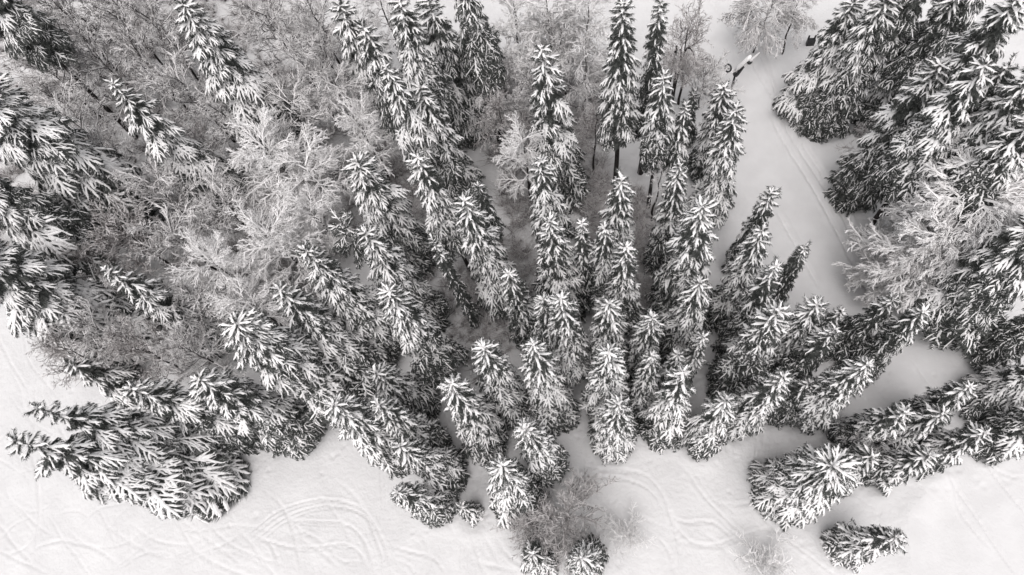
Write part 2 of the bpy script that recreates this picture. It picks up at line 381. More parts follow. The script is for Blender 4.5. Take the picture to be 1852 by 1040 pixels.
cut = np.zeros_like(gz)
def smooth_line(pts, n=14):
    P = [np.array(p, float) for p in pts]; P = [2 * P[0] - P[1]] + P + [2 * P[-1] - P[-2]]; out = []
    for i in range(1, len(P) - 2):
        for t in np.linspace(0, 1, n, endpoint=False):
            a, b, c, d = P[i - 1], P[i], P[i + 1], P[i + 2]
            out.append(0.5 * (2 * b + (c - a) * t + (2 * a - 5 * b + 4 * c - d) * t * t + (3 * b - a - 3 * c + d) * t ** 3))
    out.append(P[-2]); return out
def track(pts, width=0.34, deep=0.13, world=False):
    """press a ski track into the snow, with a small rim on both sides"""
    Q = np.array([p if world else at(*p)[:2] for p in smooth_line(pts)])
    d = np.concatenate([[0], np.cumsum(np.hypot(*np.diff(Q, axis=0).T))])
    n = max(2, int(d[-1] / 0.12)); t = np.linspace(0, d[-1], n)
    q = np.stack([np.interp(t, d, Q[:, 0]), np.interp(t, d, Q[:, 1])], 1)
    fade = np.clip(np.minimum(t, d[-1] - t) / 2.0, 0.1, 1)
    W = width * 2.2
    best = {}
    for (x, y), f in zip(q, fade):
        i0, i1 = np.searchsorted(GX, (x - W, x + W)); j0, j1 = np.searchsorted(GY, (y - W, y + W))
        if i1 <= i0 or j1 <= j0: continue
        r = np.hypot(gx[j0:j1, i0:i1] - x, gy[j0:j1, i0:i1] - y) / width
        z = f * deep * 1.15 * (-np.exp(-(r / 0.55) ** 2) + 0.45 * np.exp(-((r - 1.25) / 0.4) ** 2))
        c = cut[j0:j1, i0:i1]
        lower = np.minimum(c, z); raise_ = np.maximum(c, z)
        cut[j0:j1, i0:i1] = np.where(z < -0.45 * f * deep, lower, np.where((c >= 0), raise_, c))
TRACKS = [
    [(440, 972), (500, 925), (560, 905), (610, 904), (655, 922), (682, 960), (700, 1005), (708, 1050)],
    [(450, 985), (510, 938), (570, 916), (620, 916), (660, 935), (676, 970), (690, 1010), (694, 1050)],
    [(505, 918), (530, 940), (580, 943), (630, 950), (660, 985), (678, 1045)],
    [(455, 965), (490, 990), (505, 1045)], [(520, 970), (545, 962), (575, 975), (590, 990)],
    [(460, 968), (510, 985), (560, 990), (620, 984), (650, 1000), (668, 1045)],
    [(595, 1003), (625, 1015), (665, 1016)], [(700, 985), (745, 997), (785, 1010), (812, 1050)],
    [(710, 1010), (740, 1022), (750, 1050)], [(686, 835), (689, 880), (691, 930)], [(850, 955), (862, 1000), (878, 1050)],
    [(840, 965), (834, 1010), (836, 1050)], [(480, 890), (500, 905), (520, 940), (535, 990), (545, 1045)],
    [(1045, 836), (1080, 848), (1130, 850), (1165, 858), (1195, 890), (1212, 935), (1226, 985), (1232, 1050)],
    [(1055, 858), (1100, 862), (1140, 868), (1178, 890), (1200, 925)],
    [(1238, 845), (1270, 893), (1300, 925), (1335, 958), (1375, 985), (1420, 1010)],
    [(1205, 930), (1240, 943), (1285, 942), (1310, 960), (1340, 985)],
    [(1205, 905), (1222, 950), (1250, 978), (1290, 985), (1330, 972), (1390, 955), (1440, 958)],
    [(1165, 955), (1190, 972), (1210, 1000), (1220, 1050)], [(1290, 905), (1315, 915), (1328, 935)],
    [(1370, 770), (1366, 840), (1362, 890), (1375, 930), (1410, 965), (1470, 1010), (1520, 1050)],
    [(1384, 765), (1378, 830), (1370, 880), (1384, 925), (1420, 955)],
    [(1395, 770), (1392, 820), (1380, 870)], [(1378, 838), (1400, 840), (1430, 834)], [(1316, 985), (1310, 1050)],
    [(1700, 845), (1760, 925), (1800, 985), (1845, 1050)], [(1755, 805), (1800, 860), (1870, 945)],
    [(1725, 860), (1735, 920), (1785, 985), (1800, 996)], [(1640, 860), (1670, 890), (1690, 905)],
    [(1535, 870), (1550, 900), (1590, 925)], [(1780, 840), (1830, 860), (1870, 862)],
    [(1215, -20), (1245, 40), (1275, 90)], [(1270, -20), (1330, 60), (1372, 130), (1420, 215)],
    [(1300, -20), (1350, 50), (1388, 125), (1412, 190), (1450, 260), (1500, 330)],
    [(1398, 190), (1440, 260), (1480, 320), (1520, 385), (1560, 470), (1592, 540)],
    [(1392, 205), (1425, 265), (1470, 335), (1510, 410), (1550, 490), (1580, 545)],
    [(1405, 195), (1455, 265), (1495, 325), (1535, 400), (1570, 480), (1590, 535)],
    [(1480, 300), (1500, 345), (1530, 400)], [(1400, 370), (1440, 440), (1490, 530)], [(1640, 640), (1670, 680), (1700, 720)],
    [(1075, 210), (1085, 270), (1080, 330), (1078, 380)], [(1062, 220), (1070, 300), (1066, 360)],
    [(1170, 470), (1172, 530)], [(880, 700), (890, 660), (900, 640)],
]
for t_ in TRACKS:
    if t_[0][0] > 1190 and t_[0][1] < 420: track(t_, 0.34, 0.17); continue
    track(t_, 0.20, 0.085)
    track([(p[0] + 6, p[1] + 5) for p in t_], 0.17, 0.06)
pr = random.Random(5)
for _ in range(130):                                 # the slope on the left is criss-crossed by old tracks
    x = pr.uniform(-30, 520); y = pr.uniform(600, 1050)
    if y < 640 + x * 0.65: continue
    a = pr.gauss(1.0, 0.45) + (math.pi if pr.random() < 0.5 else 0); c = pr.gauss(0, 0.25); pts = [(x, y)]
    for _i in range(pr.randint(3, 6)):
        a += c + pr.gauss(0, 0.12); x += math.cos(a) * 32; y += math.sin(a) * 32; pts.append((x, y))
    track(pts, pr.uniform(0.18, 0.3), pr.uniform(0.025, 0.07))
for _ in range(26):
    x = pr.uniform(470, 1400); y = pr.uniform(840, 1040); a = pr.uniform(0.2, 1.5); c = pr.gauss(0, 0.2); pts = [(x, y)]
    for _i in range(pr.randint(3, 5)):
        a += c; x += math.cos(a) * 30; y += math.sin(a) * 30; pts.append((x, y))
    track(pts, pr.uniform(0.26, 0.4), pr.uniform(0.025, 0.05))
gz = gz + cut
def press(x, y, rad, f):
    i0, i1 = np.searchsorted(GX, (x - rad, x + rad)); j0, j1 = np.searchsorted(GY, (y - rad, y + rad))
    if i1 > i0 and j1 > j0:
        r = np.hypot(gx[j0:j1, i0:i1] - x, gy[j0:j1, i0:i1] - y); gz[j0:j1, i0:i1] += f(r)
for h_, x_, y_, b_, R_ in PLACED:                     # tree wells, and the pits of snow that fell from the branches
    press(x_, y_, 4.0, lambda r: -0.42 * np.exp(-(r / 0.9) ** 2) + 0.14 * np.exp(-((r - 2.1) / 0.7) ** 2))
    for _ in range(14):
        q = pr.uniform(0.8, 1.5) * R_; w_ = pr.uniform(0, 6.283); d_ = pr.uniform(0.03, 0.09); s_ = pr.uniform(0.12, 0.3)
        press(x_ + q * math.cos(w_), y_ + q * math.sin(w_), 0.9, lambda r: d_ * (-np.exp(-(r / s_) ** 2) + 0.3 * np.exp(-((r - 1.7 * s_) / (0.6 * s_)) ** 2)))

def ground_z(x, y):
    i = min(max(np.searchsorted(GX, x), 0), len(GX) - 1); j = min(max(np.searchsorted(GY, y), 0), len(GY) - 1)
    return float(gz[j, i])

ny, nx = gx.shape
VV = np.stack([gx.ravel(), gy.ravel(), gz.ravel()], 1).astype(np.float32)
ii = (np.arange(ny - 1)[:, None] * nx + np.arange(nx - 1)[None, :])
quads = np.stack([ii, ii + 1, ii + nx + 1, ii + nx], -1).reshape(-1, 4)
cxm = (gx[:-1, :-1] + gx[1:, 1:]).ravel() / 2; cym = (gy[:-1, :-1] + gy[1:, 1:]).ravel() / 2
qr = inside(cxm, cym, RUN)
def sheet(name, q, m):
    u, inv = np.unique(q, return_inverse=True); inv = inv.reshape(-1, 4)
    me = bpy.data.meshes.new(name)
    me.vertices.add(len(u)); me.vertices.foreach_set('co', VV[u].ravel())
    me.loops.add(inv.size); me.loops.foreach_set('vertex_index', inv.ravel().astype(np.int32))
    me.polygons.add(len(inv)); me.polygons.foreach_set('loop_start', np.arange(0, inv.size, 4, dtype=np.int32))
    me.polygons.foreach_set('use_smooth', np.ones(len(inv), bool))
    me.materials.append(m); me.update(calc_edges=True)
    o = link(name, me); o['kind'] = 'structure'
    return o
sheet('snow_ground', quads[~qr], M_SNOW)
sheet('ski_run', quads[qr], M_RUN)

# ------------------------------------------------------------------ spruce branches (a store of shared meshes)
def finger(mb, P, w0, snow, r, nl=0.22):
    """one twig: needles below and at the sides, a lumpy rope of snow lying on it"""
    P = np.asarray(P, float); k = len(P)
    T = np.gradient(P, axis=0); T /= np.linalg.norm(T, axis=1)[:, None] + 1e-9
    Sd = np.cross(T, [0, 0, 1.0]); Sd /= np.linalg.norm(Sd, axis=1)[:, None] + 1e-9
    U = np.cross(Sd, T)
    tt = np.linspace(0, 1, k)
    taper = np.minimum(1, 0.70 + tt * 1.2) * np.minimum(1, (1.06 - tt) * 3.4) ** 0.5
    if snow > 0:
        ww = w0 * taper * r.uniform(0.72, 1.28, k) * (0.50 + 0.50 * snow)
        off = r.normal(0, 0.018, (k, 3)); run = []
        def rope(run):
            mb.tube([P[j] + U[j] * ww[j] * 0.55 + off[j] for j in run], [ww[j] * (0.55 if j in (run[0], run[-1]) else 1) for j in run], 6, 0, 0.8)
        for i in range(k):
            gap = r.random() > (0.40 + 0.62 * snow)
            if gap and len(run) >= 2: rope(run); run = []
            elif not gap: run.append(i)
        if len(run) >= 2: rope(run)
        for i in range(k):                           # snow on the side shoots gives the rope its ragged edge
            for sgn in (-1, 1):
                if r.random() < 0.55 * snow + 0.05:
                    p = P[i] + U[i] * 0.03
                    q = p + Sd[i] * sgn * r.uniform(0.8, 1.7) * w0 + T[i] * r.uniform(0.8, 1.9) * w0 - U[i] * r.uniform(0, 0.5) * w0
                    mb.cone(p, q, w0 * r.uniform(0.3, 0.5), 0)
    for i in range(k):
        for sgn in (-1, 1):
            for lay in range(6):
                l = nl * r.uniform(0.7, 1.3) * (0.6 + 0.4 * taper[i]); f = lay / 5
                p = P[i] + T[i] * r.uniform(-0.09, 0.09) - U[i] * 0.04
                q = p + Sd[i] * sgn * l * (0.95 - 0.65 * f) + T[i] * l * r.uniform(0.5, 1.1) - U[i] * l * (0.30 + 0.75 * f)
                bb = T[i] * l * 0.15
                mb.tri(p - bb, p + bb, q, 2 if snow > 0 and r.random() < 0.18 * snow + 0.05 else 1)
    mb.tube(P - U * 0.03, np.maximum(0.012, 0.035 * (1.05 - tt)), 3, 1, cap=False)

def branch_mesh(L, nside, snow, seed, fat=1.0, nlf=1.0, mats=None, name='branch'):
    r = np.random.default_rng(seed); mb = MB()
    k = max(4, int(L / 0.17) + 1); t = np.linspace(0, 1, k)
    bend = r.normal(0, 0.06); sag = r.uniform(0.12, 0.26)
    P = np.stack([L * t * (1 - 0.04 * t), L * bend * t * t + 0.012 * L * np.sin(t * 8 + r.uniform(0, 6)),
                  L * (0.10 * t - (sag + 0.08) * t * t + 0.05 * t ** 4)], 1)
    w0 = (0.085 + 0.008 * min(L, 3)) * fat
    nl = (0.24 + 0.02 * L) * nlf
    finger(mb, P, w0, snow, r, nl)
    for s in range(nside):
        u = 0.16 + 0.66 * (s + r.uniform(0.1, 0.9)) / nside
        sgn = 1 if (s + seed) % 2 else -1
        p = np.array([np.interp(u, t, P[:, j]) for j in range(3)])
        l = max(0.35, L * (0.58 * (1 - u) + 0.06) * r.uniform(0.75, 1.2))
        a = R(r.uniform(30, 48)) * sgn; drop = r.uniform(0.06, 0.34); lean = (np.interp(u + .1, t, P[:, 2]) - p[2]) / (0.1 * L)
        kk = max(3, int(l / 0.17) + 1); tt = np.linspace(0, 1, kk); st = l / (kk - 1)
        aa = a * (1 - 0.62 * tt)
        qx = np.concatenate([[0], np.cumsum(st * np.cos(aa))[:-1]]); qy = np.concatenate([[0], np.cumsum(st * np.sin(aa))[:-1]])
        Q = np.stack([p[0] + qx, p[1] + qy, p[2] - 0.03 + l * (-drop * tt * tt + lean * 0.9 * tt)], 1)
        finger(mb, Q, w0 * r.uniform(0.56, 0.80), snow, r, nl * 0.9)
        if l > 1.15:
            for s2 in range(int(l / 0.6)):
                u2 = r.uniform(0.2, 0.7); j = int(u2 * (kk - 1)); l2 = 0.5 * l * (1.1 - u2); a2 = aa[j] + R(r.uniform(26, 44)) * (1 if s2 % 2 else -1)
                t3 = np.linspace(0, 1, max(3, int(l2 / 0.17)))
                finger(mb, np.stack([Q[j, 0] + l2 * t3 * math.cos(a2), Q[j, 1] + l2 * t3 * math.sin(a2), Q[j, 2] - 0.22 * l2 * t3 ** 2 + lean * l2 * t3 * 0.8], 1), w0 * 0.72, snow, r, nl * 0.8)
    return mb.build(name, mats or [M_LOAD, M_NEED, M_RIME])

SIZES = [(0.6, 0), (1.0, 0), (1.6, 3), (2.4, 6), (3.5, 9), (4.8, 13)]
STORE = {}
for si, (L, ns) in enumerate(SIZES):
    for lv, sn in enumerate((1.0, 0.58, 0.20, 0.0)):
        STORE[si, lv] = [branch_mesh(L, ns + (2 if lv == 3 else 0), sn, 1000 + si * 100 + lv * 10 + v) for v in range(5)]

def trunk_mesh(h, r0, seed):
    r = np.random.default_rng(seed); mb = MB(); n = 9
    z = np.linspace(-0.6, h, n); P = np.stack([r.normal(0, 0.035, n), r.normal(0, 0.035, n), z], 1)
    P[0, :2] = P[1, :2]; P[-1, :2] = 0
    mb.tube(P, r0 * (1 - 0.93 * np.linspace(0, 1, n)) * np.array([1.25] + [1] * (n - 1)), 7, 0)
    return mb.build('trunk', [M_BARK], True)

ru = random.Random(11)
TRUNKS = [trunk_mesh(20.0, 0.26, 50 + i) for i in range(5)]
def spruce(placed, snow, label, seed, group=None, dense=1.0, tip=0.0, slim=1.0, tall=False, droop=-44, open_=0.0):
    r = random.Random(seed)
    h, x, y, best, Rm = placed; g = ground_z(x, y)
    zb = best + 0.10 * Rm
    t_ = thing('spruce_tree', label, 'tree', (x, y, g), group, r.uniform(0, 6.28))
    link('trunk', r.choice(TRUNKS), t_, scale=(h / 22 * r.uniform(.9, 1.1),) * 2 + (h / 20,))
    CL = h - zb; open_ = max(open_, min(0.9, (14 - h) / 5)); dense *= r.uniform(0.86, 1.12); lop = r.uniform(0, 0.2); lop_a = r.uniform(0, 6.28)
    z = h - 0.2; az = r.uniform(0, 6.28)
    def put(zz, a, e, L, lv):
        si = min(range(len(SIZES)), key=lambda q: abs(math.log(L / SIZES[q][0])))
        o = bpy.data.objects.new('branch', r.choice(STORE[si, lv])); COL.objects.link(o); o.parent = t_
        sc = L / SIZES[si][0]; wd = sc ** 0.5 if sc < 1 else sc
        o.location = (math.cos(a) * 0.05, math.sin(a) * 0.05, zz); o.rotation_euler = (r.gauss(0, 0.2), -e, a)
        o.scale = (sc, wd * r.uniform(0.9, 1.1) * (1 if r.random() < .5 else -1), wd * r.uniform(.9, 1.05))
    wind = r.uniform(0, 6.28); bias = r.uniform(0.0, 0.30); extra = r.gauss(0, 0.10); top_e = r.uniform(0, 34); sway = r.gauss(0, 4)
    t_.rotation_euler[0] = R(r.gauss(0, 0.8)); t_.rotation_euler[1] = R(r.gauss(0, 0.8))
    for i in range(r.randint(2, 4)):                 # the leader and its first shoots
        put(h - 0.35 + 0.2 * i, az + i * 2.1, R(r.uniform(50, 84)), r.uniform(0.4, 0.75), 0 if snow > 0.6 and r.random() < .8 else 1)
    budget = 300; shape = r.uniform(0.54, 0.80) * slim
    while z > zb and budget > 0:
        t = (h - z) / CL
        reach = Rm * (0.15 + 0.85 * min(1, t / 0.74) ** shape) * (1 if t < 0.88 else 1 - 0.8 * (t - 0.88))
        if tip: reach *= 1 - 0.62 * tip * math.exp(-((t - 0.06) / 0.12) ** 2)
        n = int(min(14, max(6, round(dense * (6.8 + reach * 1.6) + r.uniform(-.7, .7)))))
        e0 = R(top_e) * (1 - min(1, t / 0.14)) + R(droop + sway) * min(1, max(0, t - 0.02) / 0.38)
        dz = (0.50 + 0.80 * min(1, t / 0.35) * min(1.6, max(0.6, Rm / 2.6))) / dense
        ph = az
        for i in range(n):
            if r.random() < 0.05: continue
            a_ = ph + (i + r.uniform(-0.26, 0.26)) * 2 * math.pi / n
            zz = z - dz * (0.5 * (i % 2) + r.uniform(-0.22, 0.22))
            e = e0 + R(r.gauss(0, 7)); L = reach * (1 + lop * math.cos(a_ - lop_a)) / max(0.58, math.cos(e + R(4))) * r.uniform(0.74, 1.14) * (1.22 if r.random() < .08 else 1)
            u = t * (1 - 0.4 * open_) + r.gauss(0, 0.12) + (1 - snow) * 0.75 + bias * math.cos(a_ - wind) + extra + (0.35 if r.random() < 0.05 else 0)
            lv = 0 if u < 0.57 else (1 if u < 0.74 else 2)
            put(min(zz, h - 0.25), a_, e, max(0.45, L), lv); budget -= 1
        if t > 0.10:                                 # bare inner twigs between the snowy tiers
            for q in range(2):
                m = max(4, n - 4)
                for i in range(m):
                    put(z - dz * (0.3 + 0.5 * q), ph + (i + .5 * q + r.uniform(-.2, .2)) * 2 * math.pi / m, e0 - R(8 + r.gauss(0, 5)), max(0.45, reach * r.uniform(.70, .95)), 3); budget -= 1
        az += math.pi / n * 0.5 + r.uniform(-.25, .25)
        z -= dz
    return t_

for n_, (a_, k_) in enumerate(exec_rows): spruce(PLACED[n_], a_[6], a_[7], seed=300 + n_, **k_)

# ------------------------------------------------------------------ bare trees
def limb_mesh(seed, sub=(9, 6, 2), droop=0.25, mat_=None, r0=0.085, rmin=0.026, taper=0.60):
    r = np.random.default_rng(seed); mb = MB()
    def path(p, d, L, k, curl, sag):
        d = d / np.linalg.norm(d); pts = [p]
        for i in range(k):
            d = d + r.normal(0, curl, 3) + np.array([0, 0, -sag / k]); d /= np.linalg.norm(d)
            p = p + d * L / k; pts.append(p)
        return pts, d
    def grow(p, d, L, rad, lev):
        k = (7, 5, 4, 3)[lev]
        pts, _ = path(p, d, L, k, (0.10, 0.14, 0.16, 0.18)[lev], droop * (0.9, 0.8, 0.7, 0.6)[lev])
        mb.tube(pts, [rad * (1 - 0.7 * i / k) for i in range(k + 1)], (5, 4, 3, 3)[lev], 0, cap=False)
        if lev < 3:
            n = sub[lev]
            for s in range(n):
                u = 0.18 + 0.82 * (s + r.uniform(0, 0.9)) / n; f = u * k; i = min(k - 1, int(f)); q = pts[i] + (pts[i + 1] - pts[i]) * (f - i)
                dd = pts[i + 1] - pts[i]; dd /= np.linalg.norm(dd)
                sd = r.normal(0, 1, 3); sd -= dd * (sd @ dd); sd /= np.linalg.norm(sd)
                grow(q, dd * 0.85 + sd * r.uniform(0.45, 0.85), L * (0.58 - 0.24 * u) * r.uniform(0.75, 1.2), max(rmin, rad * taper), lev + 1)
    grow(np.zeros(3), np.array([1.0, 0, 0]), 1.0 * 3.2, r0, 0)
    return mb.build('limb', [mat_ or M_TWIG])
LIMBS = [limb_mesh(70 + i) for i in range(6)]
BROWN = [limb_mesh(90 + i, (8, 6, 3), 0.1, M_BROWN, 0.055) for i in range(4)]
DRAPE = [limb_mesh(110 + i, (9, 8, 3), 0.75, M_TWIG, 0.07) for i in range(4)]

SHRUB = [limb_mesh(210 + i, (9, 6, 2), 0.05, M_BROWN, 0.055, 0.024, 0.62) for i in range(4)]
RIMED = [limb_mesh(220 + i, (8, 4, 2), 0.05, M_PALE, 0.05, 0.026, 0.66) for i in range(3)]
PALE = [limb_mesh(150 + i, (10, 8, 3), 0.45, M_PALE, 0.10, 0.034, 0.62) for i in range(4)]
LOADED = [limb_mesh(170 + i, (10, 8, 4), 0.7, M_PALE, 0.13, 0.046, 0.62) for i in range(4)] + [branch_mesh(3.2, 13, 0.7, 190, 0.7, 0.6, [M_PALE, M_BROWN, M_PALE], 'limb')]

def bare_trunk(seed):
    r = np.random.default_rng(seed); mb = MB(); n = 10; z = np.linspace(-0.5, 10, n)
    P = np.stack([np.cumsum(r.normal(0, 0.10, n)), np.cumsum(r.normal(0, 0.10, n)), z], 1); P[:, :2] -= P[1, :2]
    mb.tube(P, 0.15 * (1.05 - 0.85 * np.linspace(0, 1, n)), 6, 0)
    return mb.build('trunk', [M_BARK], True), P
BT = [bare_trunk(130 + i) for i in range(5)]
def bare(cx, cy, h, hw, label, kind='frost', seed=0, low=0.40, group=None, n=None, name='bare_tree', foot=None):
    r = random.Random(seed)
    if foot: h = min(np.linspace(3, 24, 85), key=lambda q: np.linalg.norm((at(cx, cy, q * 0.72) - at(*foot, 0))[:2]))
    p = at(cx, cy, h * 0.72); x, y = p[0], p[1]; g = ground_z(x, y)
    t_ = thing(name, label, 'tree' if name == 'bare_tree' else 'shrub', (x, y, g), group, r.uniform(0, 6.28))
    Rm = hw * depth(p) / FOC
    pool = {'frost': LIMBS, 'brown': BROWN, 'drape': DRAPE, 'pale': PALE, 'loaded': LOADED, 'shrub': SHRUB, 'rimed': RIMED}[kind]
    def put(loc, e, a, L):
        o = bpy.data.objects.new('limb', r.choice(pool)); COL.objects.link(o); o.parent = t_
        s = L / 3.2; o.location = loc; o.rotation_euler = (r.uniform(-.5, .5) if kind in ('drape', 'loaded', 'pale') else r.uniform(0, 6.28), -e, a); o.scale = (s, s, s)
    if name == 'bare_tree':
        me, P = r.choice(BT); sc = h * 0.86 / 10
        link('trunk', me, t_, scale=(h / 13, h / 13, sc))
        n = n or 16
        for i in range(n):
            u = low + (0.99 - low) * (i + r.random() * 0.6) / n; z = u * h * 0.86
            q = [np.interp(u * 10, P[:, 2], P[:, j]) * h / 13 for j in (0, 1)]
            if kind in ('drape', 'loaded'): e = R((8 if kind == 'drape' else 16) + 34 * u * u + r.gauss(0, 8)); L = Rm * (1.35 - 0.45 * u) * r.uniform(.85, 1.15)
            else: e = R(22 + 42 * (u - low) / (1 - low) + r.gauss(0, 10)); L = Rm * 1.35 * (1.05 - 0.35 * (u - low) / (1 - low)) * r.uniform(.8, 1.15)
            put((q[0], q[1], z), e, i * 2.4 + r.uniform(-.5, .5), L)
    else:
        n = n or 8
        for i in range(n): put((r.gauss(0, .12), r.gauss(0, .12), -0.1), R(r.uniform(35, 80)), i * 2.4 + r.uniform(-.4, .4), max(Rm * 1.3, h * 0.9) * r.uniform(.75, 1.1))
    return t_
bare_rows = []
def B(*a, **k): bare_rows.append((a, k))
# crown centre pixel, height in metres, half width in pixels, label
# --- the grey grove at upper left
B(125, 35, 15, 62, 'bare frosted tree beside the dark corner spruce, crown of fine grey twigs')
B(215, 25, 16, 60, 'bare frosted tree at the top edge midway between the corner spruce and the tall one')
B(285, 55, 15, 58, 'bare frosted tree with forked snowy limbs, close left of the tall top edge spruce')
B(95, 130, 14, 60, 'bare frosted tree just below the corner spruce')
B(180, 110, 15, 58, 'bare frosted tree above the tip of the solitary open-branched spruce')
B(265, 120, 14, 56, 'bare frosted tree up and right of the solitary spruce tip')
B(345, 165, 14, 56, 'bare frosted tree between the solitary spruce and the tall top edge spruce')
B(415, 215, 13, 52, 'bare frosted tree under the hanging flank of the tall top edge spruce')
B(125, 220, 14, 58, 'bare frosted tree left of the solitary spruce, beside the fanned edge spruce')
B(205, 290, 13, 54, 'bare frosted tree hugging the lower flank of the solitary spruce')
B(285, 345, 13, 54, 'bare frosted tree under the lower branches of the solitary spruce')
B(400, 355, 13, 52, 'bare frosted tree at the foot of the solitary spruce')
B(150, 355, 13, 58, 'brownish bare tree in the shade between the darkest edge spruce and the grove', 'brown')
B(90, 400, 12, 54, 'brownish bare tree tangled into the darkest edge spruce', 'brown')
B(230, 420, 13, 58, 'brownish bare tree above the neat plump spruce', 'brown')
B(320, 430, 13, 56, 'bare frosted tree with forked twigs over grey snow, up from the neat plump spruce')
B(490, 275, 15, 60, 'pale rimed tree, whitest round crown of the grove', 'pale', n=18)
B(560, 310, 14, 52, 'pale rimed tree against the wide-fingered spruce, next to the whitest crown', 'pale', n=16)
B(610, 165, 15, 50, 'pale drooping rimed tree under the thick white spruce at the top', 'drape')
B(655, 235, 14, 46, 'pale rimed tree in the gap above the wide-fingered spruce tip', 'pale', n=16)
B(545, 120, 16, 54, 'bare rimed tree with a dark straight stem right of the tall top edge spruce')
B(500, 45, 16, 58, 'bare rimed tree at the top edge right of the tall top edge spruce')
B(570, 25, 16, 50, 'bare rimed tree at the top edge left of the thick white spruce')
B(580, 90, 15, 44, 'thin rimed tree squeezed against the thick white spruce at the top')
B(525, 200, 14, 56, 'drooping thin-limbed tree hanging with snow at the foot of the tall top edge spruce', 'drape')
B(500, 430, 14, 60, 'pale rimed tree with a round feathery crown above the crossed-shoot spruce', 'pale', n=18)
B(570, 385, 13, 42, 'pale rimed tree between the feathery crown and the gnarled snowy stub', 'pale')
B(400, 480, 14, 56, 'pale rimed tree beside the feathery crown, over the neat plump spruce', 'pale', n=16)
B(450, 545, 13, 50, 'pale rimed tree just left of the crossed-shoot spruce', 'pale', n=15)
B(345, 540, 12, 46, 'bare frosted tree right behind the neat plump spruce')
B(180, 590, 12, 50, 'bare frosted tree between the neat plump spruce and the fanned edge spruce')
B(255, 640, 12, 56, 'brownish bare tree above the lower left rank of spruces', 'brown')
B(345, 640, 12, 50, 'bare frosted tree between the neat plump spruce foot and the lower left rank')
B(125, 630, 11, 46, 'brown thicket tree at the border of the open tracked slope', 'brown')
B(170, 480, 12, 46, 'dark bare tree behind the tip of the neat plump spruce', 'brown')
B(55, 60, 13, 52, 'dark bare tree tangled behind the corner spruce', 'brown')
B(345, 260, 12, 50, 'dark bare tree seen through the solitary spruce branches', 'brown')
B(690, 8, 16, 46, 'dim frosted tree at the top edge between the thick white spruce and its neighbour', 'drape', n=18)
# --- upper middle
B(925, 40, 17, 54, 'rimed broadleaf at the top edge right of the shadowy dark spruce', 'pale', n=18)
B(985, 30, 17, 52, 'rimed broadleaf at the top edge above the tall open tiered spruce', 'pale', n=17)
B(1055, 35, 17, 56, 'rimed broadleaf at the top edge left of the tall pointed spruce', 'pale', n=18)
B(905, 130, 15, 44, 'dim rimed tree between the broad top edge spruce and the open tiered spruce')
B(1055, 120, 15, 46, 'drooping rimed tree left of the tall pointed spruce', 'drape')
B(945, 275, 15, 40, 'feathery rimed tree left of the compact white spruce', 'pale', n=18)
B(910, 215, 13, 40, 'shaded bare tree in the hollow beside the biggest upper middle spruce', 'brown')
B(1245, 75, 15, 50, 'thin bare tree at the ski run edge above the arched stems', 'brown', foot=(1222, 185))
B(1275, 140, 12, 40, 'whitish bare tree between the arched stems and the snow gun', foot=(1258, 195))
B(1190, 325, 12, 22, 'thin bare sapling standing in the strip of grey forest floor', n=9, low=0.5)
B(965, 165, 14, 42, 'shaded rimed tree on the dark side of the tall open tiered spruce', 'frost')
B(1072, 225, 13, 36, 'shaded bare tree between the tall open tiered spruce and the tall pointed one', 'brown')
B(1020, 75, 15, 44, 'frosted bare tree right above the tip of the tall open tiered spruce')
B(880, 165, 14, 36, 'dim frosted tree hanging over the hollow below the shadowy dark spruce', 'drape')
# --- right of the ski run
B(1385, 20, 17, 56, 'drooping rimed broadleaf at the top edge on the right bank of the ski run', 'drape', n=22, low=0.5, foot=(1368, 96))
B(1445, 12, 17, 40, 'rimed broadleaf on a thin straight stem at the top edge, left of the great spruce', 'drape', foot=(1440, 104))
B(1738, 382, 19, 86, 'big frosted broadleaf with a wide white crown on the right bank of the ski run', 'loaded', n=90, low=0.2, foot=(1640, 520))
B(1678, 440, 17, 58, 'frosted broadleaf spreading in front of the big one, lower on the ski run bank', 'loaded', n=50, low=0.15, foot=(1606, 548))
B(1722, 492, 15, 54, 'frosted broadleaf below the big one, crown reaching the ski run crossing', 'loaded', n=44, low=0.15, foot=(1668, 548))
B(1600, 240, 12, 36, 'thin shaded bare tree between two narrow spruces in the right stand', 'brown', foot=(1562, 318))
# --- lower edge
B(1020, 935, 8, 70, 'brown bare bush at the left end of the clearing', 'shrub', n=21, low=0.1)
B(965, 955, 7, 50, 'darker brown bare bush beside the big rosette spruce', 'shrub', n=18, low=0.1)
B(1141, 968, 3.0, 28, 'small frosted shrub alone in the middle of the clearing', 'rimed', name='frosted_shrub', n=12)
B(1390, 1022, 4.0, 58, 'pale brown shrub at the bottom edge right of the clearing', 'rimed', name='frosted_shrub', n=13)
B(1562, 795, 7, 40, 'pale frosted bush within the lower row of spruces beside the ski run', 'frost', n=12, low=0.15)
for n_, (a_, k_) in enumerate(bare_rows): bare(*a_, seed=900 + n_, **k_)

